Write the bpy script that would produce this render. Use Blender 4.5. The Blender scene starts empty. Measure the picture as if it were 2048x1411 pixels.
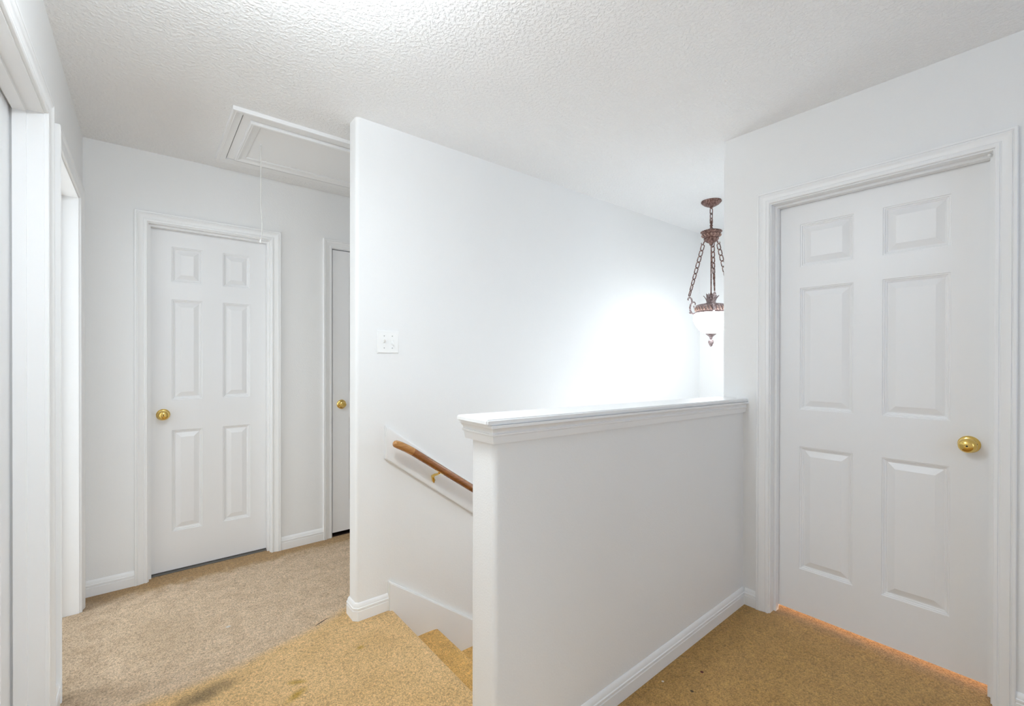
import bpy, bmesh, math, random
from mathutils import Vector, Matrix
random.seed(4)
S = bpy.context.scene
C = S.collection
PI = math.pi

# ------------------------------------------------------------------ camera
YAW, PITCH, ROLL, CAMH, F, CY = 39.0591, -0.1986, 0.0908, 1.2706, 900.90, 720.02
y_, t_, r_ = map(math.radians, (YAW, PITCH, ROLL))
fw = Vector((math.sin(y_) * math.cos(t_), math.cos(y_) * math.cos(t_), math.sin(t_)))
rt = Vector((math.cos(y_), -math.sin(y_), 0))
up = rt.cross(fw)
rt2 = rt * math.cos(r_) + up * math.sin(r_)
up2 = up * math.cos(r_) - rt * math.sin(r_)
cd = bpy.data.cameras.new('camera')
cd.sensor_width = 36
cd.sensor_fit = 'HORIZONTAL'
cd.lens = F / 2048 * 36
cd.shift_y = (CY - 705.5) / 2048
cd.clip_start = 0.02
cam = bpy.data.objects.new('camera', cd)
C.objects.link(cam)
m = Matrix((rt2, up2, -fw)).transposed().to_4x4()
m.translation = (0, 0, CAMH)
cam.matrix_world = m
S.camera = cam

# ------------------------------------------------------------------ world, exposure
w = bpy.data.worlds.new('world')
S.world = w
w.use_nodes = True
w.node_tree.nodes['Background'].inputs[0].default_value = (.8, .85, 1, 1)
w.node_tree.nodes['Background'].inputs[1].default_value = 0.0
S.view_settings.view_transform = 'Standard'
S.view_settings.look = 'None'
S.view_settings.exposure = 0.13
S.view_settings.gamma = 1.0
S.view_settings.use_curve_mapping = False
S.cycles.max_bounces = 10
S.cycles.diffuse_bounces = 7
S.cycles.glossy_bounces = 3
S.cycles.use_denoising = True
S.cycles.use_adaptive_sampling = True
S.cycles.adaptive_threshold = .02
S.cycles.sample_clamp_indirect = 6.0
# lamp strengths: the hall ceiling lamp, the hanging lamp, the added stairwell lamp, the room beyond the door, the added fills
HALL, PENDANT, ADDED_LAMP, NEXT_ROOM, REAR_WINDOW_FILL, SIDE_ROOM_FILL, REAR_ROOM_FILL = 90.0, 18.0, 60.0, 56.0, 7.0, 29.0, 22.0

COOL = (.888, .975, 1.035)   # the photograph's white balance leaves the lamps slightly cool

# ------------------------------------------------------------------ measures (metres)
H = 2.44
xL, yB, yS, yS1, xS0, xF, xR, yRe = -.2612, 3.2857, 2.1671, 2.268, .7874, 4.0161, 2.4201, 1.1735
RUN, RISE, NOSE = .258, .19, .976

# ------------------------------------------------------------------ materials
def mat(name):
    m = bpy.data.materials.new(name)
    m.use_nodes = True
    nt = m.node_tree
    return m, nt, nt.nodes['Principled BSDF']
def N(nt, t, **kw):
    n = nt.nodes.new('ShaderNode' + t)
    for k, v in kw.items():
        if k.startswith('i_'):
            key = k[2:]
            n.inputs[int(key) if key.isdigit() else key].default_value = v
        else:
            setattr(n, k, v)
    return n
def bump(nt, bsdf, height, strength, dist, normal=None):
    b = N(nt, 'Bump', i_Strength=strength, i_Distance=dist)
    nt.links.new(height, b.inputs['Height'])
    if normal: nt.links.new(normal, b.inputs['Normal'])
    nt.links.new(b.outputs[0], bsdf.inputs['Normal'])
    return b.outputs[0]
def objco(nt, scale=(1, 1, 1)):
    tc = N(nt, 'TexCoord')
    mp = N(nt, 'Mapping')
    mp.inputs['Scale'].default_value = scale
    nt.links.new(tc.outputs['Object'], mp.inputs['Vector'])
    return mp.outputs[0]
def noise(nt, vec, scale, detail=2.0, rough=.5):
    n = N(nt, 'TexNoise', i_Scale=scale, i_Detail=detail, i_Roughness=rough)
    nt.links.new(vec, n.inputs['Vector'])
    return n.outputs['Fac']
def ramp(nt, fac, a, b, ca=(0, 0, 0, 1), cb=(1, 1, 1, 1)):
    r = N(nt, 'ValToRGB')
    r.color_ramp.elements[0].position = a
    r.color_ramp.elements[1].position = b
    r.color_ramp.elements[0].color = ca
    r.color_ramp.elements[1].color = cb
    nt.links.new(fac, r.inputs[0])
    return r.outputs[0]

def paint(name, col, rough, bscale, bstr, bdist, detail=2.0, lo=None, hi=None):
    m, nt, b = mat(name)
    b.inputs['Base Color'].default_value = (*col, 1)
    b.inputs['Roughness'].default_value = rough
    b.inputs['Specular IOR Level'].default_value = .35
    f = noise(nt, objco(nt), bscale, detail)
    if lo is not None: f = ramp(nt, f, lo, hi)
    bump(nt, b, f, bstr, bdist)
    return m
WALL = paint('wall_paint', (.885, .885, .882), .55, 190, .34, .002)
CEIL = paint('ceiling_knockdown', (.93, .93, .93), .75, 75, .55, .004, 3.0, .42, .62)
TRIM = paint('trim_gloss_paint', (.91, .91, .91), .32, 60, .03, .001)
def door_mat():
    m, nt, b = mat('door_paint')
    b.inputs['Base Color'].default_value = (.895, .895, .90, 1)
    b.inputs['Roughness'].default_value = .36
    v = objco(nt, (1, 1, .06))
    d = N(nt, 'TexNoise', i_Scale=6.0, i_Detail=2.0)
    nt.links.new(v, d.inputs['Vector'])
    ad = N(nt, 'MixRGB', blend_type='ADD')
    ad.inputs[0].default_value = .10
    nt.links.new(v, ad.inputs[1])
    nt.links.new(d.outputs['Color'], ad.inputs[2])
    f = noise(nt, ad.outputs[0], 150, 3)
    bump(nt, b, f, .16, .0015)
    return m
DOOR = door_mat()
def metal(name, col, rough, metallic=1.0, nscale=None, col2=None):
    m, nt, b = mat(name)
    b.inputs['Base Color'].default_value = (*col, 1)
    b.inputs['Metallic'].default_value = metallic
    b.inputs['Roughness'].default_value = rough
    if nscale:
        f = noise(nt, objco(nt), nscale, 4)
        c = ramp(nt, f, .42, .66, (*col, 1), (*col2, 1))
        nt.links.new(c, b.inputs['Base Color'])
        bump(nt, b, f, .5, .003)
    return m
BRASS = metal('polished_brass', (.80, .56, .17), .14)
BRONZE = metal('antique_bronze', (.115, .058, .045), .42, .55, 90, (.36, .22, .19))
GLARE = metal('glare_bronze', (.22, .15, .145), .45, .5, 110, (.50, .42, .42))  # bronze lightened to paint in the glare of the lit bowl
BLACK = metal('dark_hole', (.01, .008, .006), .6, 0)
PLASTIC = paint('white_switch_plastic', (.93, .93, .92), .3, 40, .0, .001)
CORD = paint('white_cotton_cord', (.78, .77, .74), .8, 900, .4, .001)
def wood(name, c1, c2):
    m, nt, b = mat(name)
    b.inputs['Roughness'].default_value = .22
    b.inputs['Coat Weight'].default_value = .25
    b.inputs['Coat Roughness'].default_value = .1
    tc = N(nt, 'TexCoord')
    mp = N(nt, 'Mapping')
    mp.inputs['Rotation'].default_value = (0, math.radians(36), 0)
    mp.inputs['Scale'].default_value = (4, 60, 60)
    nt.links.new(tc.outputs['Object'], mp.inputs['Vector'])
    f = noise(nt, mp.outputs[0], 2.2, 4, .6)
    nt.links.new(ramp(nt, f, .3, .7, (*c1, 1), (*c2, 1)), b.inputs['Base Color'])
    return m
WOOD = wood('oiled_oak', (.19, .058, .010), (.31, .115, .026))
WOODL = wood('worn_oak_end', (.33, .13, .03), (.50, .25, .075))
def glow(name, col, strength):
    m, nt, b = mat(name)
    b.inputs['Base Color'].default_value = (.9, .9, .9, 1)
    b.inputs['Roughness'].default_value = .3
    b.inputs['Emission Color'].default_value = (*col, 1)
    b.inputs['Emission Strength'].default_value = strength
    return m
TILE = paint('grey_bath_tile', (.15, .14, .13), .5, 20, .05, .001)
DARK = paint('dark_subfloor', (.03, .015, .012), .8, 40, .1, .001)

def carpet():
    m, nt, b = mat('carpet_pile')
    L = nt.links.new
    b.inputs['Roughness'].default_value = .95
    b.inputs['Specular IOR Level'].default_value = .08
    b.inputs['Sheen Weight'].default_value = .15
    tc = N(nt, 'TexCoord')
    P = tc.outputs['Object']
    sp = N(nt, 'SeparateXYZ'); L(P, sp.inputs[0])
    X, Y = sp.outputs[0], sp.outputs[1]
    def M(op, a, bb=None, clamp=False):
        n = N(nt, 'Math', operation=op, use_clamp=clamp)
        for i, v in enumerate((a, bb)):
            if v is None: continue
            if isinstance(v, (int, float)): n.inputs[i].default_value = v
            else: L(v, n.inputs[i])
        return n.outputs[0]
    def mix(f, c1, c2):
        n = N(nt, 'MixRGB')
        for i, v in enumerate((f, c1, c2)):
            if isinstance(v, tuple): n.inputs[i].default_value = (*v, 1)
            elif isinstance(v, (int, float)): n.inputs[i].default_value = v
            else: L(v, n.inputs[i])
        return n.outputs[0]
    def smooth(v, a, bb):
        n = N(nt, 'MapRange', interpolation_type='SMOOTHSTEP')
        L(v, n.inputs[0])
        n.inputs[1].default_value, n.inputs[2].default_value = a, bb
        return n.outputs[0]
    big = noise(nt, P, 3.2, 3, .6)
    midn = noise(nt, P, 14, 3, .6)
    tan = mix(smooth(big, .35, .7), (.73, .485, .23), (.63, .405, .175))
    grey = mix(smooth(midn, .38, .66), (.67, .505, .345), (.575, .42, .275))
    # the hall strip was replaced with greyer carpet: its edge bows away from the stair wall corner
    f = M('ADD', 2.125, M('MULTIPLY', M('POWER', M('MAXIMUM', M('SUBTRACT', X, .1), 0.0), 1.6), .31))
    d = M('SUBTRACT', Y, f)
    d = M('ADD', d, M('MULTIPLY', M('SUBTRACT', midn, .5), .07))
    edge = smooth(d, -.035, .05)
    col = mix(edge, tan, grey)
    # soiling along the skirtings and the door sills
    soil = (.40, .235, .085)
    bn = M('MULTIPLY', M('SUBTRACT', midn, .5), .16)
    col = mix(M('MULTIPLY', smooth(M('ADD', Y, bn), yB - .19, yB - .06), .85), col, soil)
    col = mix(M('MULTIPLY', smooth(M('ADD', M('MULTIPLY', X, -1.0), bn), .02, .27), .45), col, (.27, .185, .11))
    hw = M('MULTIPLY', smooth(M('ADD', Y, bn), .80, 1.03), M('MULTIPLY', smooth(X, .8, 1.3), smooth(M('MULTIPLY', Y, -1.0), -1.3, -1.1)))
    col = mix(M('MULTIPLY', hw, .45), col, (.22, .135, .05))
    # weaker light near the closed door painted in as deeper gold carpet
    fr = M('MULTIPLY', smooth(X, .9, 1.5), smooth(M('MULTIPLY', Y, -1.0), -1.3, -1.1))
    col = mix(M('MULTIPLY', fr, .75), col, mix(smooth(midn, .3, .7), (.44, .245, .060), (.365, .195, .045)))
    col = mix(M('MULTIPLY', smooth(M('MULTIPLY', sp.outputs[2], -1.0), .03, .12), .9), col, mix(smooth(midn, .3, .7), (.70, .41, .125), (.60, .345, .095)))
    thr = smooth(M('ADD', X, M('MULTIPLY', bn, .3)), xR - .02, xR + .09)
    col = mix(M('MULTIPLY', thr, .5), col, (.26, .19, .15))
    def spot(cx, cy, rx, ry, ang, colr, amt, soft=.6):
        c, s = math.cos(ang), math.sin(ang)
        dx, dy = M('SUBTRACT', X, cx), M('SUBTRACT', Y, cy)
        u = M('ADD', M('MULTIPLY', dx, c / rx), M('MULTIPLY', dy, s / rx))
        v = M('ADD', M('MULTIPLY', dx, -s / ry), M('MULTIPLY', dy, c / ry))
        q = M('SQRT', M('ADD', M('MULTIPLY', u, u), M('MULTIPLY', v, v)))
        q = M('ADD', q, M('MULTIPLY', M('SUBTRACT', midn, .5), 1.2 * soft))
        mk = smooth(M('MULTIPLY', q, -1.0), -1.0 - soft * .4, -1.0 + soft)
        return mix(M('MULTIPLY', mk, amt), col, colr)
    col = spot(.155, 2.045, .13, .05, .25, (.17, .12, .06), .75, .8)
    col = spot(.44, 1.83, .05, .022, .5, (.42, .25, .015), .8, .8)
    col = spot(.46, 1.90, .04, .015, -.6, (.42, .25, .015), .7, .8)
    col = spot(.73, 1.955, .018, .014, 0, (.45, .27, .02), .7)
    col = spot(.30, 2.50, .012, .009, 0, (.75, .75, .72), .9)
    col = spot(.05, 2.60, .16, .28, .2, (.36, .25, .14), .35, .9)
    col = spot(1.751, .93, .007, .007, 0, (.09, .006, .008), 1, .3)
    col = spot(1.62, .90, .007, .007, 0, (.05, .03, .015), .9, .3)
    col = spot(1.58, 1.00, .006, .005, 0, (.8, .75, .65), .9, .3)
    col = spot(.655, 2.262, .045, .0035, .42, (.03, .015, .01), 1, .3)
    # tufts
    t1 = noise(nt, P, 190, 3, .65)
    t2 = noise(nt, P, 60, 2, .5)
    vo = N(nt, 'TexVoronoi', i_Scale=150.0); L(P, vo.inputs['Vector'])
    tip = M('SUBTRACT', 1.0, vo.outputs['Distance'])
    sh = M('ADD', M('ADD', M('MULTIPLY', t1, .75), M('MULTIPLY', t2, .35)), M('MULTIPLY', tip, .30))
    k = N(nt, 'MapRange'); L(sh, k.inputs[0])
    k.inputs[1].default_value, k.inputs[2].default_value = .50, 1.02
    k.inputs[3].default_value, k.inputs[4].default_value = .58, 1.62
    pit = smooth(noise(nt, P, 150, 1, .5), .66, .72)
    mu = N(nt, 'MixRGB', blend_type='MULTIPLY'); mu.inputs[0].default_value = 1
    L(col, mu.inputs[1]); L(k.outputs[0], mu.inputs[2])
    c2 = mix(M('MULTIPLY', pit, .55), mu.outputs[0], (.24, .13, .055))
    L(c2, b.inputs['Base Color'])
    bump(nt, b, sh, .8, .007)
    return m
CARPET = carpet()

# ------------------------------------------------------------------ mesh helpers
def obj(name, bm, material, parent=None, smooth=35, loc=None):
    bmesh.ops.recalc_face_normals(bm, faces=bm.faces)
    me = bpy.data.meshes.new(name)
    bm.to_mesh(me)
    bm.free()
    if smooth:
        me.polygons.foreach_set('use_smooth', [True] * len(me.polygons))
        me.set_sharp_from_angle(angle=math.radians(smooth))
    me.materials.append(material)
    o = bpy.data.objects.new(name, me)
    C.objects.link(o)
    if parent:
        o.parent = parent
        # a part's mesh is written in scene coordinates; only the Empty at a thing's base is moved
        if loc is None and parent.type == 'EMPTY': o.matrix_parent_inverse = Matrix.Translation(-parent.location)
    if loc is not None: o.location = loc
    return o
def tag(o, label, cat, group=None, kind=None):
    o['label'] = label
    o['category'] = cat
    if group: o['group'] = group
    if kind: o['kind'] = kind
    return o
def struct(o, label, cat): return tag(o, label, cat, None, 'structure')
def empty(name, loc):
    o = bpy.data.objects.new(name, None)
    o.empty_display_size = .05
    C.objects.link(o)
    o.location = loc
    return o
def BM(): return bmesh.new()
def box(bm, x0, y0, z0, x1, y1, z1):
    v = [bm.verts.new(p) for p in ((x0, y0, z0), (x1, y0, z0), (x1, y1, z0), (x0, y1, z0), (x0, y0, z1), (x1, y0, z1), (x1, y1, z1), (x0, y1, z1))]
    for f in ((0, 3, 2, 1), (4, 5, 6, 7), (0, 1, 5, 4), (1, 2, 6, 5), (2, 3, 7, 6), (3, 0, 4, 7)):
        bm.faces.new([v[i] for i in f])
    return v
def prism(bm, poly, fa, fb):
    """polygon of 2-D points swept between the two mappings fa(p), fb(p)"""
    a = [bm.verts.new(fa(p)) for p in poly]
    b = [bm.verts.new(fb(p)) for p in poly]
    n = len(poly)
    bm.faces.new(a); bm.faces.new(b[::-1])
    for i in range(n):
        bm.faces.new((a[i], a[(i + 1) % n], b[(i + 1) % n], b[i]))
def arc(cx, cy, r, a0, a1, n=6):
    return [(cx + r * math.cos(math.radians(a0 + (a1 - a0) * i / n)), cy + r * math.sin(math.radians(a0 + (a1 - a0) * i / n))) for i in range(n + 1)]
def loft(bm, rings, closed_ring=True, closed_path=False, caps=True):
    vs = [[bm.verts.new(p) for p in r] for r in rings]
    n = len(vs[0])
    m_ = len(vs)
    for i in range(m_ if closed_path else m_ - 1):
        a, b = vs[i], vs[(i + 1) % m_]
        for j in range(n if closed_ring else n - 1):
            bm.faces.new((a[j], a[(j + 1) % n], b[(j + 1) % n], b[j]))
    if caps and not closed_path:
        bm.faces.new(vs[0][::-1]); bm.faces.new(vs[-1])
def lathe(bm, prof, org, axis, segs=32):
    """profile (radius, height) turned about axis through org"""
    ax = Vector(axis).normalized()
    e1 = ax.orthogonal().normalized()
    e2 = ax.cross(e1)
    org = Vector(org)
    rings = []
    for r, h in prof:
        rings.append([org + ax * h + (e1 * math.cos(2 * PI * k / segs) + e2 * math.sin(2 * PI * k / segs)) * max(r, 1e-5) for k in range(segs)])
    loft(bm, rings)
def tube(bm, pts, rad, segs=10, flat=1.0, ref=None):
    pts = [Vector(p) for p in pts]
    rings = []
    prev = None
    for i, p in enumerate(pts):
        t = (pts[min(i + 1, len(pts) - 1)] - pts[max(i - 1, 0)]).normalized()
        if prev is None:
            n = (Vector(ref) if ref else t.orthogonal())
            n = (n - t * n.dot(t)).normalized()
        else:
            n = (prev - t * prev.dot(t)).normalized()
        prev = n
        b = t.cross(n)
        r = rad[i] if isinstance(rad, (list, tuple)) else rad
        rings.append([p + n * (r * math.cos(2 * PI * k / segs)) + b * (r * flat * math.sin(2 * PI * k / segs)) for k in range(segs)])
    loft(bm, rings)
def torus_oval(bm, a, b, r, segs=20, rs=8):
    """oval ring in the XZ plane, half sizes a (x) and b (z), straight sided"""
    rings = []
    for i in range(segs):
        t = 2 * PI * i / segs
        c, s = math.cos(t), math.sin(t)
        p = Vector((a * c, 0, (b - a) * (1 if s > 0 else -1) * (abs(s) > 1e-6) + a * s))
        nrm = Vector((c, 0, s))
        rings.append([p + nrm * (r * math.cos(2 * PI * k / rs)) + Vector((0, r * math.sin(2 * PI * k / rs), 0)) for k in range(rs)])
    loft(bm, rings, closed_path=True)
def sweep(bm, path, prof, closed=False):
    """profile (d out to the left of the path, z) swept along a horizontal polyline with mitres"""
    pts = [Vector(p) for p in path]
    n = len(pts)
    rings = []
    for i in range(n):
        if closed: a, b = pts[i - 1], pts[(i + 1) % n]
        else: a, b = pts[max(i - 1, 0)], pts[min(i + 1, n - 1)]
        d0 = (pts[i] - a).normalized() if (closed or i > 0) else (b - pts[i]).normalized()
        d1 = (b - pts[i]).normalized() if (closed or i < n - 1) else d0
        n0, n1 = Vector((-d0.y, d0.x)), Vector((-d1.y, d1.x))
        mm = (n0 + n1).normalized()
        k = 1 / max(.3, mm.dot(n0))
        rings.append([(pts[i].x + mm.x * k * d, pts[i].y + mm.y * k * d, z) for d, z in prof])
    loft(bm, rings, closed_path=closed)

# wall frames: (s along the wall, d out of the wall towards the hall, z) -> world
W_back = lambda s, d, z: (s, yB - d, z)
W_right = lambda s, d, z: (xR - d, s, z)
W_left = lambda s, d, z: (xL + d, s, z)
W_stair = lambda s, d, z: (s, yS - d, z)

BASE = [(0, 0), (.014, 0), (.014, .046), (.0110, .0480), (.0110, .0515), (.014, .053), (.014, .061), (.0105, .063), (.0095, .070), (.006, .079), (.002, .083), (0, .083)]
CASING = [(0, 0), (0, .008), (.003, .0105), (.011, .0110), (.013, .0075), (.0165, .0075), (.018, .0095), (.028, .0115), (.038, .0155), (.0425, .0175), (.0440, .0140), (.0465, .0140), (.048, .0175), (.055, .0180), (.0575, .0155), (.0575, 0)]

# ------------------------------------------------------------------ shell
bm = BM()
box(bm, xL - 1.7, -4.7, -.12, .86, 4.1, 0)
box(bm, .86, -1.6, -.12, xF + .2, 1.10, 0)
box(bm, .86, yS + .03, -.12, xF, 4.1, 0)
fl = struct(obj('floor', bm, CARPET, smooth=0), 'worn beige and gold wall-to-wall carpet of the upstairs hall', 'floor')
bm = BM(); box(bm, xL - .2, yB + .045, .0005, .95, yB + .8, .004)
struct(obj('floor_bathroom', bm, TILE, smooth=0), 'grey tile floor seen as a thin line under the back wall door with the pull cord', 'floor')
bm = BM(); box(bm, .97, yB + .004, .0005, 1.75, yB + .8, .004)
struct(obj('floor_closet', bm, DARK, smooth=0), 'dark closet floor seen as a thin line under the narrow door by the stair wall', 'floor')
bm = BM(); box(bm, xL - 1.8, -4.8, H, xF + .3, 4.2, H + .1)
struct(obj('ceiling', bm, CEIL, smooth=0), 'white knockdown textured ceiling over hall and stairwell', 'ceiling')
bm = BM(); box(bm, .8, 1.0, -2.5, xF + .2, 2.3, -2.28)
struct(obj('floor_lower', bm, CARPET, smooth=0), 'carpeted lower floor at the foot of the stairs', 'floor')

def wall_with_openings(W, s0, s1, opens, thick=.115, z0=0, z1=H):
    bm = BM()
    cuts = sorted(opens)
    x = s0
    def bx(a, b, za, zb):
        p, q = W(a, 0, za), W(b, -thick, zb)
        box(bm, min(p[0], q[0]), min(p[1], q[1]), za, max(p[0], q[0]), max(p[1], q[1]), zb)
    for a, b, zt in cuts:
        bx(x, a, z0, z1); bx(a, b, zt, z1)
        x = b
    bx(x, s1, z0, z1)
    return bm
# openings are the rough openings; the jamb boards line them
JT = .018
D1 = (.0092, .6281, 2.0385); D2 = (1.0230, 1.6350, 2.0480)
DR = (.1740, .9320, 2.0400); L1 = (1.3620, 2.1284, 2.0760); L2 = (2.3914, 3.0954, 2.0640)
def rough(d): return (d[0] - JT, d[1] + JT, d[2] + JT)
struct(obj('wall_back', wall_with_openings(W_back, xL - .115, 2.6, [rough(D1), rough(D2)]), WALL, smooth=0), 'white wall at the end of the hall with two panel doors', 'wall')
struct(obj('wall_left', wall_with_openings(W_left, -1.6, yB, [rough(L1), rough(L2)]), WALL, smooth=0), 'white side wall with two deep door frames in a row', 'wall')
bm = wall_with_openings(W_right, -1.6, yRe - .03, [rough(DR)])
prism(bm, arc(xR + .012, yRe - .012, .012, 180, 90) + [(xR + .115, yRe), (xR + .115, yRe - .03), (xR, yRe - .03)], lambda p: (p[0], p[1], 0), lambda p: (p[0], p[1], H))
struct(obj('wall_right', bm, WALL), 'white wall around the wide panel door beyond the half wall', 'wall')
W_rear = lambda s, d, z: (s, -1.6 + d, z)
bm = wall_with_openings(W_rear, xL - .115, xF, [(-.22, .55, 2.05), (.75, 1.95, 2.05)], .1)  # openings added for the unseen rear fill lights
box(bm, .75, -1.7, 0, 1.95, -1.6, .85)
struct(obj('wall_rear', bm, WALL, smooth=0), 'white wall closing the hall behind the viewpoint', 'wall')
# stair wall with rounded corners
bm = BM()
rr = .018
prism(bm, [(xF, yS), (xF, yS1)] + arc(xS0 + rr, yS1 - rr, rr, 90, 180) + arc(xS0 + rr, yS + rr, rr, 180, 270),
      lambda p: (p[0], p[1], -2.4), lambda p: (p[0], p[1], H))
struct(obj('wall_stair', bm, WALL), 'tall white wall beside the stairs carrying the switch and the handrail', 'wall')
bm = BM(); box(bm, xF, 1.0, -2.4, xF + .12, 2.4, H)
struct(obj('wall_far', bm, WALL, smooth=0), 'white wall at the far end of the stairwell behind the hanging lamp', 'wall')
bm = BM(); box(bm, xR + .10, yRe - .115, -2.4, xF, yRe, H)
struct(obj('wall_stairwell', bm, WALL, smooth=0), 'white stairwell wall hidden round the corner from the panel door', 'wall')
# closing walls of the unseen rooms
bm = BM()
box(bm, xL - .2, yB + .8, 0, 2.6, yB + .9, H); box(bm, .86, yB + .115, 0, .93, yB + .8, H); box(bm, 2.5, yS1, 0, 2.6, yB + .1, H)
box(bm, xL - 1.75, -1.6, 0, xL - 1.65, 4.1, H); box(bm, xL - 1.65, 2.20, 0, xL - .115, 2.28, H); box(bm, xL - 1.65, 4.0, 0, xL - .2, 4.1, H)
box(bm, -.9, -4.7, 0, 1.3, -4.6, H); box(bm, -1.0, -4.7, 0, -.9, -1.7, H); box(bm, .84, -4.7, 0, .94, -1.7, H)
struct(obj('wall_beyond', bm, WALL, smooth=0), 'plain walls of the closed rooms behind the shut doors', 'wall')

# half wall, very slightly askew, its cap falling a little towards the door wall
HS = .0148
def zcap(x): return 1.0995 - .019 * (x - .7356)
hx0, hyf, hyb = .7783, 1.0402, 1.1630
def skew(x, y): return y + HS * (x - hx0)
bm = BM()
rr = .020
poly = [(xR + .02, hyf), (xR + .02, hyb)] + arc(hx0 + rr, hyb - rr, rr, 90, 180) + arc(hx0 + rr, hyf + rr, rr, 180, 270)
prism(bm, poly, lambda p: (p[0], skew(*p), -2.4), lambda p: (p[0], skew(*p), zcap(p[0]) - .016))
struct(obj('wall_half', bm, WALL), 'low white half wall guarding the stair opening', 'wall')
bm = BM()
cy0, cy1, cx0 = 1.0160, 1.1760, .7356
v = box(bm, cx0, cy0, 0, xR, cy1, .017)
for q in v:
    top = q.co.z > .01
    q.co.z = zcap(q.co.x) - (0 if top else .017)
    q.co.y = q.co.y + HS * (q.co.x - cx0)
bmesh.ops.bevel(bm, geom=[e for e in bm.edges if not all(abs(q.co.x - xR) < 1e-5 for q in e.verts)], offset=.004, segments=3, affect='EDGES')
t1 = struct(obj('trim_1', bm, TRIM, smooth=50), 'white painted board capping the low half wall', 'trim')
bm = BM()
OG = [(0, -.001), (.027, -.001), (.027, -.009), (.022, -.0105), (.017, -.018), (.0155, -.025), (.019, -.0265), (.0185, -.032), (.014, -.034), (.0125, -.050), (.011, -.056), (0, -.057)]
pth = [(xR, skew(xR, hyf)), (hx0, hyf), (hx0, hyb), (xR, skew(xR, hyb))]
sweep(bm, [(p[0], p[1]) for p in pth][::-1], [(-d, z) for d, z in OG])
for q in bm.verts: q.co.z += zcap(q.co.x) - .017
cen = sum((q.co.y for q in bm.verts)) / len(bm.verts)
obj('cove_moulding', bm, TRIM, t1)

# ------------------------------------------------------------------ skirtings
def base(name, path, label, flip=False):
    bm = BM()
    sweep(bm, path[::-1] if flip else path, BASE)
    return struct(obj(name, bm, TRIM, smooth=25), label, 'baseboard')
cw = .0625
base('baseboard_back', [(D1[0] - cw, yB), (xL, yB)][::-1], 'short white baseboard in the corner beside the door with the pull cord', True)
base('baseboard_middle', [(D2[0] - cw, yB), (D1[1] + cw, yB)], 'white baseboard between the two doors in the end wall')
ch = .012
base('baseboard_stair', [(.9475, yS), (xS0 + ch, yS), (xS0, yS + ch), (xS0, yS1 - ch), (xS0 + ch, yS1), (2.4, yS1)], 'white baseboard wrapping the end of the stair wall')
base('baseboard_half', [(xR, skew(xR, hyf)), (hx0 + ch, hyf), (hx0, hyf + ch), (hx0, hyb - ch), (hx0 + ch, hyb), (.945, skew(.945, hyb))], 'white baseboard along the foot of the low half wall')
base('baseboard_right', [(xR, DR[1] + cw), (xR, skew(xR, hyf) - .013)], 'short white baseboard between the half wall and the wide door frame')
base('baseboard_corner', [(xR, -1.6), (xR, DR[0] - cw)], 'white baseboard past the knob side of the wide door')
base('baseboard_left', [(xL, L1[1] + cw), (xL, L2[0] - cw)], 'short white baseboard between the two deep door frames', True)

# ------------------------------------------------------------------ doors and their frames
def frame(name, W, d, label, recess, depth=.115, flush=False, gapd=.003):
    a, b, z = d
    bm = BM()
    rv = .005
    rings = []
    for (s, zz, ds, dz) in ((a - rv, 0, -1, 0), (a - rv, z + rv, -1, 1), (b + rv, z + rv, 1, 1), (b + rv, 0, 1, 0)):
        rings.append([W(s + ds * wd, t, zz + dz * wd) for wd, t in CASING])
    loft(bm, rings)
    o = struct(obj(name, bm, TRIM, smooth=25), label, 'door frame')
    def u(bm, off0, off1, d0, d1):
        rings = []
        for (s, zz, ds, dz) in ((a, 0, -1, 0), (a, z, -1, 1), (b, z, 1, 1), (b, 0, 1, 0)):
            rings.append([W(s + ds * q, dd, zz + dz * q) for q, dd in ((off0, d0), (off1, d0), (off1, d1), (off0, d1))])
        loft(bm, rings)
    bm = BM(); u(bm, 0, JT, 0, -depth)
    obj('jamb', bm, TRIM, o, smooth=25)
    bm = BM()
    if flush: u(bm, -.011, 0, -.038, -.07)
    else: u(bm, -.011, 0, -(recess - .038), -recess + gapd)
    obj('door_stop', bm, TRIM, o, smooth=25)
    return o
PANEL = [(.0015, -.0036), (.0060, -.0042), (.0085, -.0085), (.0135, -.0095), (.0150, -.0125), (.0185, -.0128), (.0430, -.0036), (.0450, -.0030)]
ZP = ((.238, .841), (1.023, 1.620), (1.724, 1.933))
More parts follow.
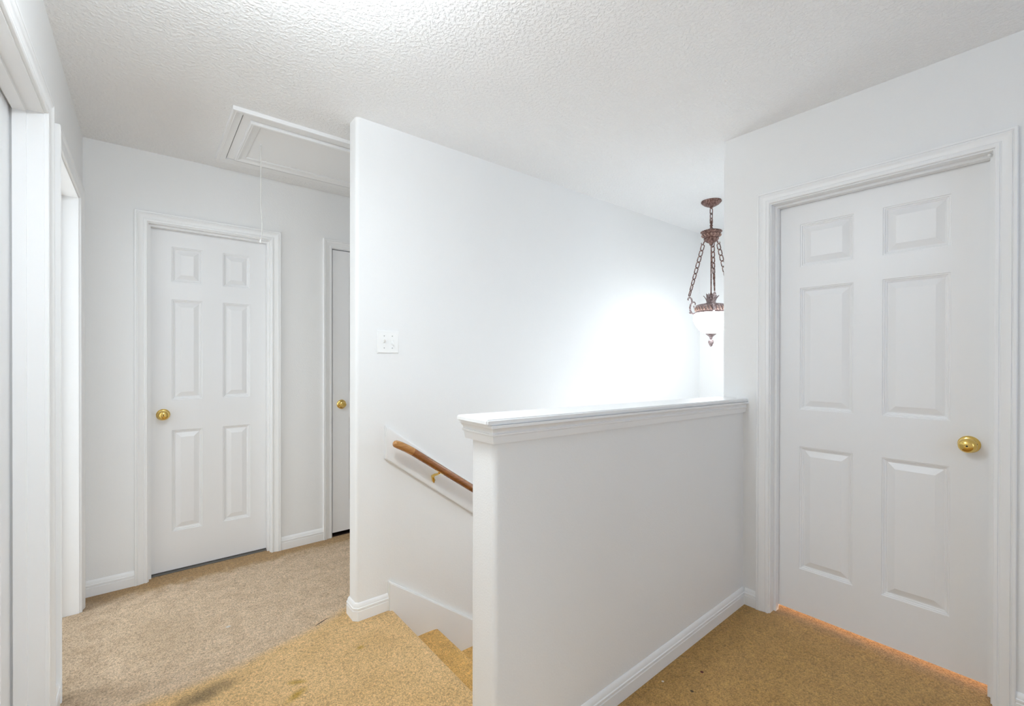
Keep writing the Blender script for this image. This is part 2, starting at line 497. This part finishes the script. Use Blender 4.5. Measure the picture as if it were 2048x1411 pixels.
def slab(name, W, d, label, recess, panels, gap, topgap=.003, thick=.035, sidegap=.0025):
    """six-panel door: one skin with moulded panels, closed at the back"""
    a, b, z = d
    a, b, z = a + sidegap, b - sidegap, z - topgap
    bm = BM()
    ss = sorted([a, b] + [q for p in panels for q in p])
    zs = sorted([gap, z] + [q for p in ZP for q in p])
    key = {}
    def V(s, dd, zz):
        k = (round(s, 5), round(dd, 5), round(zz, 5))
        if k not in key: key[k] = bm.verts.new(W(s, -recess + dd, zz))
        return key[k]
    for i in range(len(ss) - 1):
        for j in range(len(zs) - 1):
            s0, s1, z0, z1 = ss[i], ss[i + 1], zs[j], zs[j + 1]
            if (s0, s1) in panels and (z0, z1) in ZP:
                prev = [V(s0, 0, z0), V(s1, 0, z0), V(s1, 0, z1), V(s0, 0, z1)]
                for ins, dep in PANEL:
                    cur = [V(s0 + ins, dep, z0 + ins), V(s1 - ins, dep, z0 + ins), V(s1 - ins, dep, z1 - ins), V(s0 + ins, dep, z1 - ins)]
                    for k in range(4):
                        bm.faces.new((prev[k], prev[(k + 1) % 4], cur[(k + 1) % 4], cur[k]))
                    prev = cur
                bm.faces.new(prev)
            else:
                bm.faces.new((V(s0, 0, z0), V(s1, 0, z0), V(s1, 0, z1), V(s0, 0, z1)))
    # edges and back
    rim = [e for e in bm.edges if len(e.link_faces) == 1]
    r = bmesh.ops.extrude_edge_only(bm, edges=rim)
    nv = [q for q in r['geom'] if isinstance(q, bmesh.types.BMVert)]
    shift = Vector(W(0, -thick, 0)) - Vector(W(0, 0, 0))
    for q in nv: q.co += shift
    bmesh.ops.edgeloop_fill(bm, edges=[e for e in bm.edges if len(e.link_faces) == 1])
    o = struct(obj(name, bm, DOOR, smooth=12), label, 'door')
    return o
KNOB = [(.011, 0), (.011, .020), (.0125, .023), (.020, .026), (.0265, .032), (.0275, .038), (.0262, .045), (.021, .052), (.014, .0555), (.0075, .0565), (.007, .0555), (0, .0555)]
ROSE = [(.0, 0), (.033, 0), (.033, .002), (.0315, .005), (.026, .0085), (.015, .010), (.012, .012), (.0, .012)]
STEP = [(.009, 0), (.009, .018), (.017, .020), (.0205, .024), (.0215, .030), (.0205, .0355), (.0195, .036), (.0195, .039), (.0175, .045), (.013, .049), (.0125, .050), (0, .050)]
def knob(door, W, s, z, recess, prof=KNOB, hole=True, k=1.0):
    ax = Vector(W(0, 1, 0)) - Vector(W(0, 0, 0))
    org = Vector(W(s, -recess, z))
    bm = BM(); lathe(bm, [(r * k, h) for r, h in prof], org + ax * .009, ax, 40)
    o = obj('door_knob', bm, BRASS, door, smooth=40)
    o['label'] = 'polished brass door knob'
    bm = BM(); lathe(bm, [(r * k, h) for r, h in ROSE], org, ax, 40)
    obj('rosette', bm, BRASS, o, smooth=40)
    if hole:
        bm = BM(); lathe(bm, [(.0, .0), (.0032, .0), (.0032, .0018), (0, .0018)], org + ax * (.009 + .0548), ax, 16)
        obj('release_hole', bm, BLACK, o)
    return o, org, ax
REC = .078
frame('trim_2', W_left, L1, 'white door frame in the side wall closest to the viewpoint, cut by the picture edge', REC, gapd=.007)
d = slab('door_1', W_left, L1, 'white panel door set deep in the frame closest to the viewpoint', REC, ((1.481, 1.683), (1.803, 2.006)), .014)
frame('trim_3', W_left, L2, 'white door frame in the side wall next to the end wall corner', .105)
W_open = lambda s, d, z: (xL - .122 - (s - L2[0]), L2[0] - .004 - d, z)   # unseen leaf, set open to let the added side fill in
slab('door_2', W_open, L2, 'white panel door set open for the added light in the side wall doorway by the corner', 0, ((2.50, 2.68), (2.80, 2.98)), .014)
frame('trim_4', W_back, D1, 'white frame of the end wall door that the pull cord hangs in front of', .070)
d = slab('door_3', W_back, D1, 'white six panel door in the end wall behind the pull cord', .070, ((.117, .269), (.375, .524)), .010)
knob(d, W_back, .0760, .9375, .070, k=1.02)
frame('trim_5', W_back, D2, 'white frame of the narrow door half hidden by the stair wall', 0, flush=True)
d = slab('door_4', W_back, D2, 'white panel door half hidden behind the end of the stair wall', .001, ((1.142, 1.280), (1.385, 1.520)), .030, .007, sidegap=.004)
knob(d, W_back, 1.0880, .9420, .001, STEP, False)
frame('trim_6', W_right, DR, 'white frame around the wide door beyond the half wall', .081)
d = slab('door_5', W_right, DR, 'wide white six panel door beyond the half wall', .081, ((.294, .510), (.614, .830)), .024)
o, org, ax = knob(d, W_right, .2405, .9385, .081)
bm = BM(); lathe(bm, [(0, 0), (.0035, 0), (.0035, .002), (0, .002)], org + Vector((0, -.0205, .003)) + ax * .0085, ax, 16)
obj('screw_hole', bm, BLACK, o)
# rubber bumper peg in the head of the wide door frame
bm = BM(); lathe(bm, [(.0, 0), (.005, 0), (.005, .008), (.003, .010), (0, .010)], (xR + .03, DR[0] + .012, DR[2] - .0005), (0, 0, -1), 12)
tag(obj('door_bumper', bm, PLASTIC), 'tiny round bumper under the head of the wide door frame', 'bumper')

# ------------------------------------------------------------------ attic hatch
hx0_, hx1_, hy0_, hy1_ = .312, 1.70, 2.432, 3.130
hatch = tag(empty('attic_hatch', (hx0_, hy0_, H)), 'white framed attic hatch in the ceiling with a hanging pull cord', 'hatch')
def rect_sweep(bm, x0, y0, x1, y1, prof):
    rings = []
    for sx, sy, dx, dy in ((x0, y0, 1, 1), (x1, y0, -1, 1), (x1, y1, -1, -1), (x0, y1, 1, -1)):
        rings.append([(sx + dx * wd, sy + dy * wd, H - t) for wd, t in prof])
    loft(bm, rings, closed_path=True)
bm = BM(); rect_sweep(bm, hx0_, hy0_, hx1_, hy1_, [(0, -.001), (0, .019), (.004, .020), (.012, .018), (.015, .019), (.022, .016), (.036, .012), (.044, .012), (.046, .010), (.046, -.001)])
obj('outer_frame', bm, TRIM, hatch, smooth=25)
bm = BM(); box(bm, hx0_ + .0495, hy0_ + .0495, H - .006, hx1_ - .0495, hy1_ - .0495, H + .02)
pn = obj('hatch_panel', bm, TRIM, hatch, smooth=0)
bm = BM(); rect_sweep(bm, hx0_ + .085, hy0_ + .085, hx1_ - .085, hy1_ - .085, [(0, .005), (0, .022), (.004, .024), (.010, .022), (.014, .023), (.022, .019), (.034, .014), (.046, .012), (.050, .010), (.050, .005)])
obj('panel_moulding', bm, TRIM, pn, smooth=25)
bm = BM(); box(bm, hx0_ + .0462, hy0_ + .0462, H - .002, hx1_ - .0462, hy1_ - .0462, H - .0005)
obj('dark_gap', bm, BLACK, pn, smooth=0)
cx_, cy_ = .486, 2.775
bm = BM()
pts = [(cx_, cy_, H - .004)]
for i in range(1, 25):
    t = i / 24
    k = max(0, t - .55)
    pts.append((cx_ + .010 * math.sin(7 * k) * k * 3 - .004 * k, cy_ + .006 * math.sin(9 * k), H - .006 - t * .525))
tube(bm, pts, .0021, 8)
pc = obj('pull_cord', bm, CORD, hatch)
bm = BM(); lathe(bm, [(0, .010), (.003, .009), (.005, .004), (.0055, -.004), (.004, -.010), (0, -.011)], pts[-1], (0, 0, 1), 16)
obj('cord_knob', bm, PLASTIC, pc)
bm = BM(); lathe(bm, [(0, .0), (.005, .0), (.005, .003), (0, .004)], (cx_, cy_, H - .0055), (0, 0, -1), 16)
obj('cord_eyelet', bm, PLASTIC, pc)

# ------------------------------------------------------------------ light switch
sx0, sz1 = .8905, 1.4110
sw = tag(empty('light_switch', (sx0 + .058, yS, sz1 - .0572)), 'white double toggle light switch on the stair wall', 'light switch')
bm = BM()
v = box(bm, sx0, yS - .0065, sz1 - .1143, sx0 + .1159, yS - .0003, sz1)
bmesh.ops.bevel(bm, geom=[e for e in bm.edges if all(q.co.y < yS - .003 for q in e.verts)], offset=.004, segments=3, affect='EDGES')
obj('switch_plate', bm, PLASTIC, sw, smooth=50)
for cx, upw in ((sx0 + .0365, True), (sx0 + .0795, False)):
    bm = BM(); zc = sz1 - .0572
    for (x0, x1, z0, z1) in ((-.0055, -.0045, -.0125, .0125), (.0045, .0055, -.0125, .0125), (-.0045, .0045, .0115, .0125), (-.0045, .0045, -.0125, -.0115)):
        box(bm, cx + x0, yS - .0075, zc + z0, cx + x1, yS - .006, zc + z1)
    sl = obj('toggle_slot', bm, PLASTIC, sw, smooth=0)
    bm = BM()
    sg = 1 if upw else -1
    rings = []
    for t, hw, hh in ((0, .0044, .0062), (.006, .0040, .0050), (.013, .0034, .0036), (.0155, .0026, .0024)):
        z_ = zc + sg * t * .75
        y__ = yS - .006 - t
        rings.append([(cx - hw, y__, z_ - hh), (cx + hw, y__, z_ - hh), (cx + hw, y__, z_ + hh), (cx - hw, y__, z_ + hh)])
    loft(bm, rings)
    obj('toggle', bm, PLASTIC, sw, smooth=60)
    for dz in (.0302, -.0302):
        bm = BM(); lathe(bm, [(0, 0), (.0030, 0), (.0030, .0006), (.0018, .0012), (0, .0013)], (cx, yS - .0063, zc + dz), (0, -1, 0), 12)
        obj('screw', bm, metal('screw_grey', (.5, .5, .5), .4, .3) if not bpy.data.materials.get('screw_grey') else bpy.data.materials['screw_grey'], sw)

# ------------------------------------------------------------------ stairs
st = tag(empty('staircase', (NOSE, 1.66, -RISE)), 'carpeted stairs going down between the half wall and the tall stair wall', 'staircase')
def step(i):
    z, n = -RISE * i, NOSE + RUN * i
    xb = .86 if i == 0 else n - RUN - .028
    r = .020
    pr = [(xb, z - RISE), (xb, z), (n - r - .055, z), (n - r - .02, z - .0012)] + [(n - r + r * math.sin(math.radians(a)), z - r - .003 + r * math.cos(math.radians(a))) for a in range(20, 161, 20)] + [(n - .026, z - .050), (n - .028, z - RISE)]
    bm = BM()
    prism(bm, pr, lambda p: (p[0], 1.190, p[1]), lambda p: (p[0], yS - .018 if i else yS - .0005, p[1]))
    obj('stair_step', bm, CARPET, st, smooth=40)
for i in range(11): step(i)
SL = RISE / RUN
# skirt board on the stair wall
bm = BM()
x0, x1 = .9475, xF - .02
prof2 = [(x0, -.03), (x0, .140), (x0 + .004, .145), (x1, .145 - SL * (x1 - x0 - .004)), (x1, .145 - SL * (x1 - x0) - .55), (x0 + .1, -.5)]
prism(bm, prof2, lambda p: (p[0], yS - .0005, p[1]), lambda p: (p[0], yS - .019, p[1]))
bmesh.ops.bevel(bm, geom=[e for e in bm.edges if all(q.co.y < yS - .01 for q in e.verts) and all(q.co.z > prof2[3][1] - .01 for q in e.verts)], offset=.005, segments=2, affect='EDGES')
struct(obj('trim_7', bm, TRIM, smooth=40), 'white sloping skirt board beside the carpeted stair treads', 'trim')
# board behind the handrail
bm = BM()
x0, x1 = .930, 3.60
prof3 = [(x0, .768), (x0, .934), (x1, .934 - SL * (x1 - x0)), (x1, .768 - SL * (x1 - x0))]
prism(bm, prof3, lambda p: (p[0], yS - .0005, p[1]), lambda p: (p[0], yS - .018, p[1]))
bmesh.ops.bevel(bm, geom=[e for e in bm.edges if all(q.co.y < yS - .01 for q in e.verts)], offset=.004, segments=2, affect='EDGES')
struct(obj('trim_8', bm, TRIM, smooth=40), 'white sloping board on the stair wall behind the wooden handrail', 'trim')
# handrail
ry = 2.085
RX0, RZ0 = 1.045, .8005
def rail_pt(x): return (x, ry, RZ0 - (x - RX0) * .690)
hr = tag(empty('handrail', (RX0, ry, RZ0)), 'round brown wooden handrail sloping down the stair wall', 'handrail')
bm = BM()
pts = [rail_pt(x) for x in (RX0, 1.2, 1.5, 2.0, 2.6, 3.2, 3.5)]
tube(bm, pts, .0195, 24)
obj('rail', bm, WOOD, hr)
bm = BM()
pts = [rail_pt(RX0 + .001)] + [(RX0 - .03, ry, RZ0 + .0185), (RX0 - .06, ry, RZ0 + .035), (RX0 - .082, ry, RZ0 + .0455), (RX0 - .092, ry, RZ0 + .050), (RX0 - .099, ry, RZ0 + .053), (RX0 - .1025, ry, RZ0 + .0545), (RX0 - .1035, ry, RZ0 + .055)]
tube(bm, pts, [.0197, .0197, .0197, .0192, .0175, .0135, .0080, .002], 24)
o = obj('rail_end', bm, WOODL, hr)
o['label'] = 'paler scuffed rounded end of the handrail'
def bracket(bx):
    bz = rail_pt(bx)[2]
    yb = yS - .018
    bm = BM()
    lathe(bm, [(0, 0), (.010, 0), (.0095, .003), (.006, .006), (0, .007)], (bx + .002, yb, bz - .078), (0, -1, 0), 20)
    tube(bm, [(bx + .002, yb - .004, bz - .090), (bx - .004, yb - .007, bz - .070), (bx - .010, yb - .013, bz - .052), (bx - .008, yb - .030, bz - .042), (bx, ry + .012, bz - .034), (bx + .001, ry, bz - .026)], [.004, .0085, .0095, .007, .0055, .006], 12)
    p = Vector((bx, ry, bz - .0205))
    v = box(bm, bx - .022, ry - .008, -.0015, bx + .022, ry + .008, .0015)
    for q in v: q.co.z += bz - .0225 - (q.co.x - bx) * .69
    o = obj('rail_bracket', bm, BRASS, hr, smooth=45)
    o['label'] = 'polished brass bracket holding the handrail'
for bx in (1.199, 2.3, 3.3): bracket(bx)

# ------------------------------------------------------------------ hanging lamp
PX, PY = 3.2530, 1.6660
pend = tag(empty('pendant_light', (PX, PY, H)), 'antique bronze hanging lamp with chains and a glowing white bowl over the stairwell', 'pendant lamp')
ax_r = Vector((rt.x, rt.y, 0)); ax_f = Vector((fw.x, fw.y, 0)).normalized()
A = Vector((PX, PY, 0))
def pol(r, th, z): # th: 0 away from the hall, positive towards the door wall
    return A + ax_r * (r * math.sin(math.radians(th))) + ax_f * (r * math.cos(math.radians(th))) + Vector((0, 0, z))
bm = BM(); lathe(bm, [(0, .0), (.070, 0), (.071, -.008), (.066, -.014), (.052, -.027), (.034, -.037), (.014, -.041), (.013, -.048), (.006, -.052), (0, -.052)], (PX, PY, H), (0, 0, 1), 40)
obj('canopy', bm, BRONZE, pend)
link0 = None
def link(parent, p, direction, twist, a=.0105, b=.0205, r=.0028):
    """one oval link centred at p, long axis along direction; first builds the mesh, then copies it"""
    global link0
    if link0 is None:
        bm = BM(); torus_oval(bm, .0105, .0215, .0034)
        link0 = obj('chain_link', bm, BRONZE, parent, loc=(0, 0, 0))
        l = link0
    else:
        l = link0.copy(); C.objects.link(l); l.parent = parent
    d = Vector(direction).normalized()
    xx = ax_r - d * ax_r.dot(d); xx.normalize()
    yy = d.cross(xx)
    c, s = math.cos(twist), math.sin(twist)
    x2 = xx * c + yy * s; y2 = d.cross(x2)
    mm = Matrix((x2 * (a / .0105), y2 * (r / .003), d * (b / .0215))).transposed().to_4x4()
    mm.translation = p
    l.matrix_parent_inverse = Matrix.Identity(4)
    l.matrix_basis = mm
    return l
def chain_obj(p0):
    # a little hook is the chain's own mesh, the links hang from it
    bm = BM()
    d = (A + Vector((0, 0, p0.z)) - p0); d.z = 0; d.normalize() if d.length > 1e-4 else None
    return bm, d
# top chain
bm = BM(); tube(bm, [(PX, PY, H - .050), (PX, PY, H - .058)], .004, 8)
ch0 = obj('chain', bm, BRONZE, pend)
for i in range(3):
    link(ch0, Vector((PX, PY, H - .075 - i * .036)), (0, 0, 1), .3 + (i % 2) * PI / 2, .0105, .0225)
# upper body
bm = BM(); lathe(bm, [(0, .030), (.006, .030), (.008, .020), (.007, .0), (.011, -.006), (.011, -.012), (.007, -.018), (.012, -.030), (.030, -.040), (.058, -.046), (.068, -.052), (.070, -.060), (.066, -.067), (.064, -.070), (.066, -.074), (.060, -.090), (.052, -.098), (.050, -.102), (.053, -.108), (.050, -.114), (.044, -.122), (.028, -.134), (.014, -.140), (.012, -.152), (.008, -.156), (0, -.156)], (PX, PY, 2.268), (0, 0, 1), 40)
ub = obj('upper_body', bm, BRONZE, pend)
bm = BM()
for k in range(28): # beaded rim
    p = pol(.0695, k * 360 / 28, 2.268 - .056)
    bmesh.ops.create_uvsphere(bm, u_segments=8, v_segments=6, radius=.0055, matrix=Matrix.Translation(p))
obj('beaded_rim', bm, BRONZE, ub)
bm = BM()
for k in range(16): # leaf relief round the body
    th = k * 22.5
    tube(bm, [pol(.056, th - 5, 2.268 - .094), pol(.066, th - 2, 2.268 - .086), pol(.067, th + 3, 2.268 - .079), pol(.062, th + 6, 2.268 - .085)], [.0015, .0035, .0035, .0015], 6)
obj('leaf_relief', bm, metal('worn_bronze', (.50, .33, .27), .45, .3), ub)
bm = BM(); lathe(bm, [(0, .0), (.0045, 0), (.0045, -.355), (.007, -.360), (.008, -.372), (.004, -.378), (0, -.378)], (PX, PY, 2.118), (0, 0, 1), 12)
obj('rod', bm, BRONZE, pend)
ARMS = (-44, 76, -164)
for th in ARMS:
    top, bot = pol(.060, th, 2.128), pol(.166, th, 1.752)
    bm = BM()
    tube(bm, [pol(.040, th, 2.160), pol(.052, th, 2.148), pol(.060, th, 2.132), pol(.068, th, 2.128), pol(.074, th, 2.136), pol(.073, th, 2.146)], [.005, .005, .0042, .004, .0035, .002], 8)
    chn = obj('chain', bm, BRONZE, pend)
    d = (bot - top)
    n = 9
    for i in range(n):
        p = top + d * ((i + .5) / n)
        link(chn, p, d, .15 + i * .16 + (.5 if th == -164 else 0), .0110, .0215, .0038)
    for i in range(1, n):
        link(chn, top + d * (i / n), d, 1.6 + i * .16, .0055, .0062, .0022)
# bowl cap: crown of leaves, shallow roof and pierced band
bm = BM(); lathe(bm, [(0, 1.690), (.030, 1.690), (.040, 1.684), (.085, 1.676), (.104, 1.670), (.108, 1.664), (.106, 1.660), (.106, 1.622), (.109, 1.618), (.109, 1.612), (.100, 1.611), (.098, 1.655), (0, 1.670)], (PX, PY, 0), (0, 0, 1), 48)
cap = obj('bowl_cap', bm, GLARE, pend)
bm = BM()
for k in range(30):
    th = k * 12
    tube(bm, [pol(.107, th - 4, 1.625), pol(.111, th - 1, 1.635), pol(.111, th + 2, 1.648), pol(.107, th + 4, 1.657)], [.002, .0042, .0042, .002], 6)
    tube(bm, [pol(.107, th + 4, 1.625), pol(.110, th + 2, 1.634), pol(.107, th - 3, 1.642)], [.0015, .003, .0015], 6)
obj('band_relief', bm, bpy.data.materials['worn_bronze'], cap)
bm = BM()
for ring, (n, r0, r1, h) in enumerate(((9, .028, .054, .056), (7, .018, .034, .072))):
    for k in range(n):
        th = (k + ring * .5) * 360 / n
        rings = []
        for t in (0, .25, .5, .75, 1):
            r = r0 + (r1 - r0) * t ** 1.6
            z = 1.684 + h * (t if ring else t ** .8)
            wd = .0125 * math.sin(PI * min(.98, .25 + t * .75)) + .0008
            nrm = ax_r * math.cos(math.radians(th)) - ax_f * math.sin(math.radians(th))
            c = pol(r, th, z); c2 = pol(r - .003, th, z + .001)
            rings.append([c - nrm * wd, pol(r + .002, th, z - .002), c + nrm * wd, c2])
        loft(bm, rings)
obj('leaf_crown', bm, GLARE, cap)
# scroll arms
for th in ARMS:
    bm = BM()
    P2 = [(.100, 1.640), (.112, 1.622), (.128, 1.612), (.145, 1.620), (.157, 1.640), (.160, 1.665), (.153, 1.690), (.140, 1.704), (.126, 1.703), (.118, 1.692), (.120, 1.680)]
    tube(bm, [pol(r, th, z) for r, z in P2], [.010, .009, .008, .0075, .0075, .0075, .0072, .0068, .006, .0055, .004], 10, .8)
    arm = obj('scroll_arm', bm, GLARE, pend)
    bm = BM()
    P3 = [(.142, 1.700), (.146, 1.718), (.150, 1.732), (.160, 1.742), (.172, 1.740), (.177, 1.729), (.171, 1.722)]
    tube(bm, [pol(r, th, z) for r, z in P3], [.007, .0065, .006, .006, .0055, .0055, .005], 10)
    obj('arm_hook', bm, GLARE, arm)
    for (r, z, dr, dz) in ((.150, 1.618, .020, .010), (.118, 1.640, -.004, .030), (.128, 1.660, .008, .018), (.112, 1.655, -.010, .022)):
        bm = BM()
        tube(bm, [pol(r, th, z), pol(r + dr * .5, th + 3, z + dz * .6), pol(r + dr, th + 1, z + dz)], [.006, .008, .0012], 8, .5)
        obj('acanthus_leaf', bm, GLARE, arm)
# glass bowl and finial
GL = glow('lit_frosted_glass', COOL, PENDANT)
bm = BM(); lathe(bm, [(0, 1.620), (.098, 1.620), (.104, 1.611), (.116, 1.602), (.124, 1.588), (.124, 1.565), (.114, 1.535), (.097, 1.505), (.074, 1.480), (.050, 1.463), (.022, 1.454), (0, 1.452)], (PX, PY, 0), (0, 0, 1), 48)
obj('glass_bowl', bm, GL, pend, smooth=60)
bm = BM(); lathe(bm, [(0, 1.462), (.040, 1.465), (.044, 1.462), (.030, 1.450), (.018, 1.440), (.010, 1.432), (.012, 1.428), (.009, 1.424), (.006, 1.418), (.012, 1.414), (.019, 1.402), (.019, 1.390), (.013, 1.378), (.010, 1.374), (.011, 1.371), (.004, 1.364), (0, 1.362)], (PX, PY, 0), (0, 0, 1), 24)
fin = obj('finial', bm, GLARE, pend)

# ------------------------------------------------------------------ other lamps
# hall ceiling lamp, just above the picture
LX, LY = .25, 1.08
hl = tag(empty('ceiling_lamp', (LX, LY, H)), 'small round white ceiling lamp on a short stem, above the top of the picture', 'ceiling lamp')
bm = BM(); lathe(bm, [(0, 0), (.060, 0), (.060, -.012), (.045, -.020), (.010, -.024), (.010, -.145), (.030, -.150), (0, -.150)], (LX, LY, H), (0, 0, 1), 40)
obj('lamp_stem', bm, TRIM, hl)
bm = BM(); lathe(bm, [(0, -.150), (.030, -.150), (.085, -.154), (.112, -.166), (.120, -.180), (.112, -.194), (.085, -.206), (.045, -.212), (0, -.214)], (LX, LY, H), (0, 0, 1), 40)
obj('glass_shade', bm, glow('lit_hall_glass', COOL, HALL), hl, smooth=60)
# added globe lamp, unseen below the half wall's cap, to shadow the ceiling
WX, WY, WZ = 2.575, 1.49, .62
sc = tag(empty('added_wall_lamp', (WX, skew(WX, hyb), WZ - .1)), 'small globe lamp added low in the stairwell, hidden by the half wall', 'wall lamp')
bm = BM()
yw = yRe
lathe(bm, [(0, 0), (.05, 0), (.05, .012), (.02, .02), (0, .02)], (WX, yw + .0005, WZ - .13), (0, 1, 0), 24)
tube(bm, [(WX, yw + .015, WZ - .13), (WX, yw + .12, WZ - .15), (WX, WY - .03, WZ - .15), (WX, WY, WZ - .12), (WX, WY, WZ - .07)], .009, 10)
lathe(bm, [(0, -.085), (.03, -.085), (.05, -.06), (.048, -.058), (0, -.07)], (WX, WY, WZ), (0, 0, 1), 24)
obj('added_lamp_arm', bm, BRONZE, sc)
bm = BM(); bmesh.ops.create_uvsphere(bm, u_segments=32, v_segments=18, radius=.065, matrix=Matrix.Translation((WX, WY, WZ)))
obj('added_globe', bm, glow('added_lamp_glass', COOL, ADDED_LAMP), sc, smooth=60)
# warm daylight in the room behind the wide door
ld = bpy.data.lights.new('next_room_window', 'AREA')
ld.shape = 'RECTANGLE'; ld.size = 1.2; ld.size_y = .9; ld.energy = NEXT_ROOM; ld.color = (1, .70, .47)
lo = bpy.data.objects.new('next_room_window', ld)
C.objects.link(lo)
lo.location = (3.85, .30, .55)
lo.rotation_euler = (0, math.radians(90), 0)

# unseen window and fill light added in the rear wall, behind the viewpoint
bm = BM()
for x0, x1, z0, z1 in ((.75, .80, .85, 2.05), (1.90, 1.95, .85, 2.05), (.80, 1.90, 2.0, 2.05), (.80, 1.90, .85, .90), (1.33, 1.37, .90, 2.0)):
    box(bm, x0, -1.69, z0, x1, -1.62, z1)
wn = struct(obj('added_window_1', bm, TRIM, smooth=0), 'white window added in the wall behind the viewpoint to carry a fill light', 'window')
ld = bpy.data.lights.new('rear_window_fill', 'AREA')
ld.shape = 'RECTANGLE'; ld.size = 1.1; ld.size_y = 1.1; ld.energy = REAR_WINDOW_FILL; ld.color = (.74, .965, 1.28)
lo = bpy.data.objects.new('rear_window_fill', ld)
C.objects.link(lo)
lo.location = (1.35, -1.66, 1.45)
lo.rotation_euler = (math.radians(90), 0, 0)

# fill light added in the unseen side room to brighten the back hall
ld = bpy.data.lights.new('side_room_fill', 'AREA')
ld.shape = 'RECTANGLE'; ld.size = 1.5; ld.size_y = 1.0; ld.energy = SIDE_ROOM_FILL; ld.color = COOL
lo = bpy.data.objects.new('side_room_fill', ld)
C.objects.link(lo)
lo.location = (xL - 1.6, 2.85, 1.35)
lo.rotation_euler = (0, math.radians(-90), 0)

# fill light added behind the viewpoint, reaching the hall through a doorway shaped for it
ld = bpy.data.lights.new('rear_room_fill', 'AREA')
ld.shape = 'RECTANGLE'; ld.size = .7; ld.size_y = 1.3; ld.energy = REAR_ROOM_FILL; ld.color = COOL
lo = bpy.data.objects.new('rear_room_fill', ld)
C.objects.link(lo)
lo.location = (.10, -4.55, 1.35)
lo.rotation_euler = (math.radians(90), 0, 0)
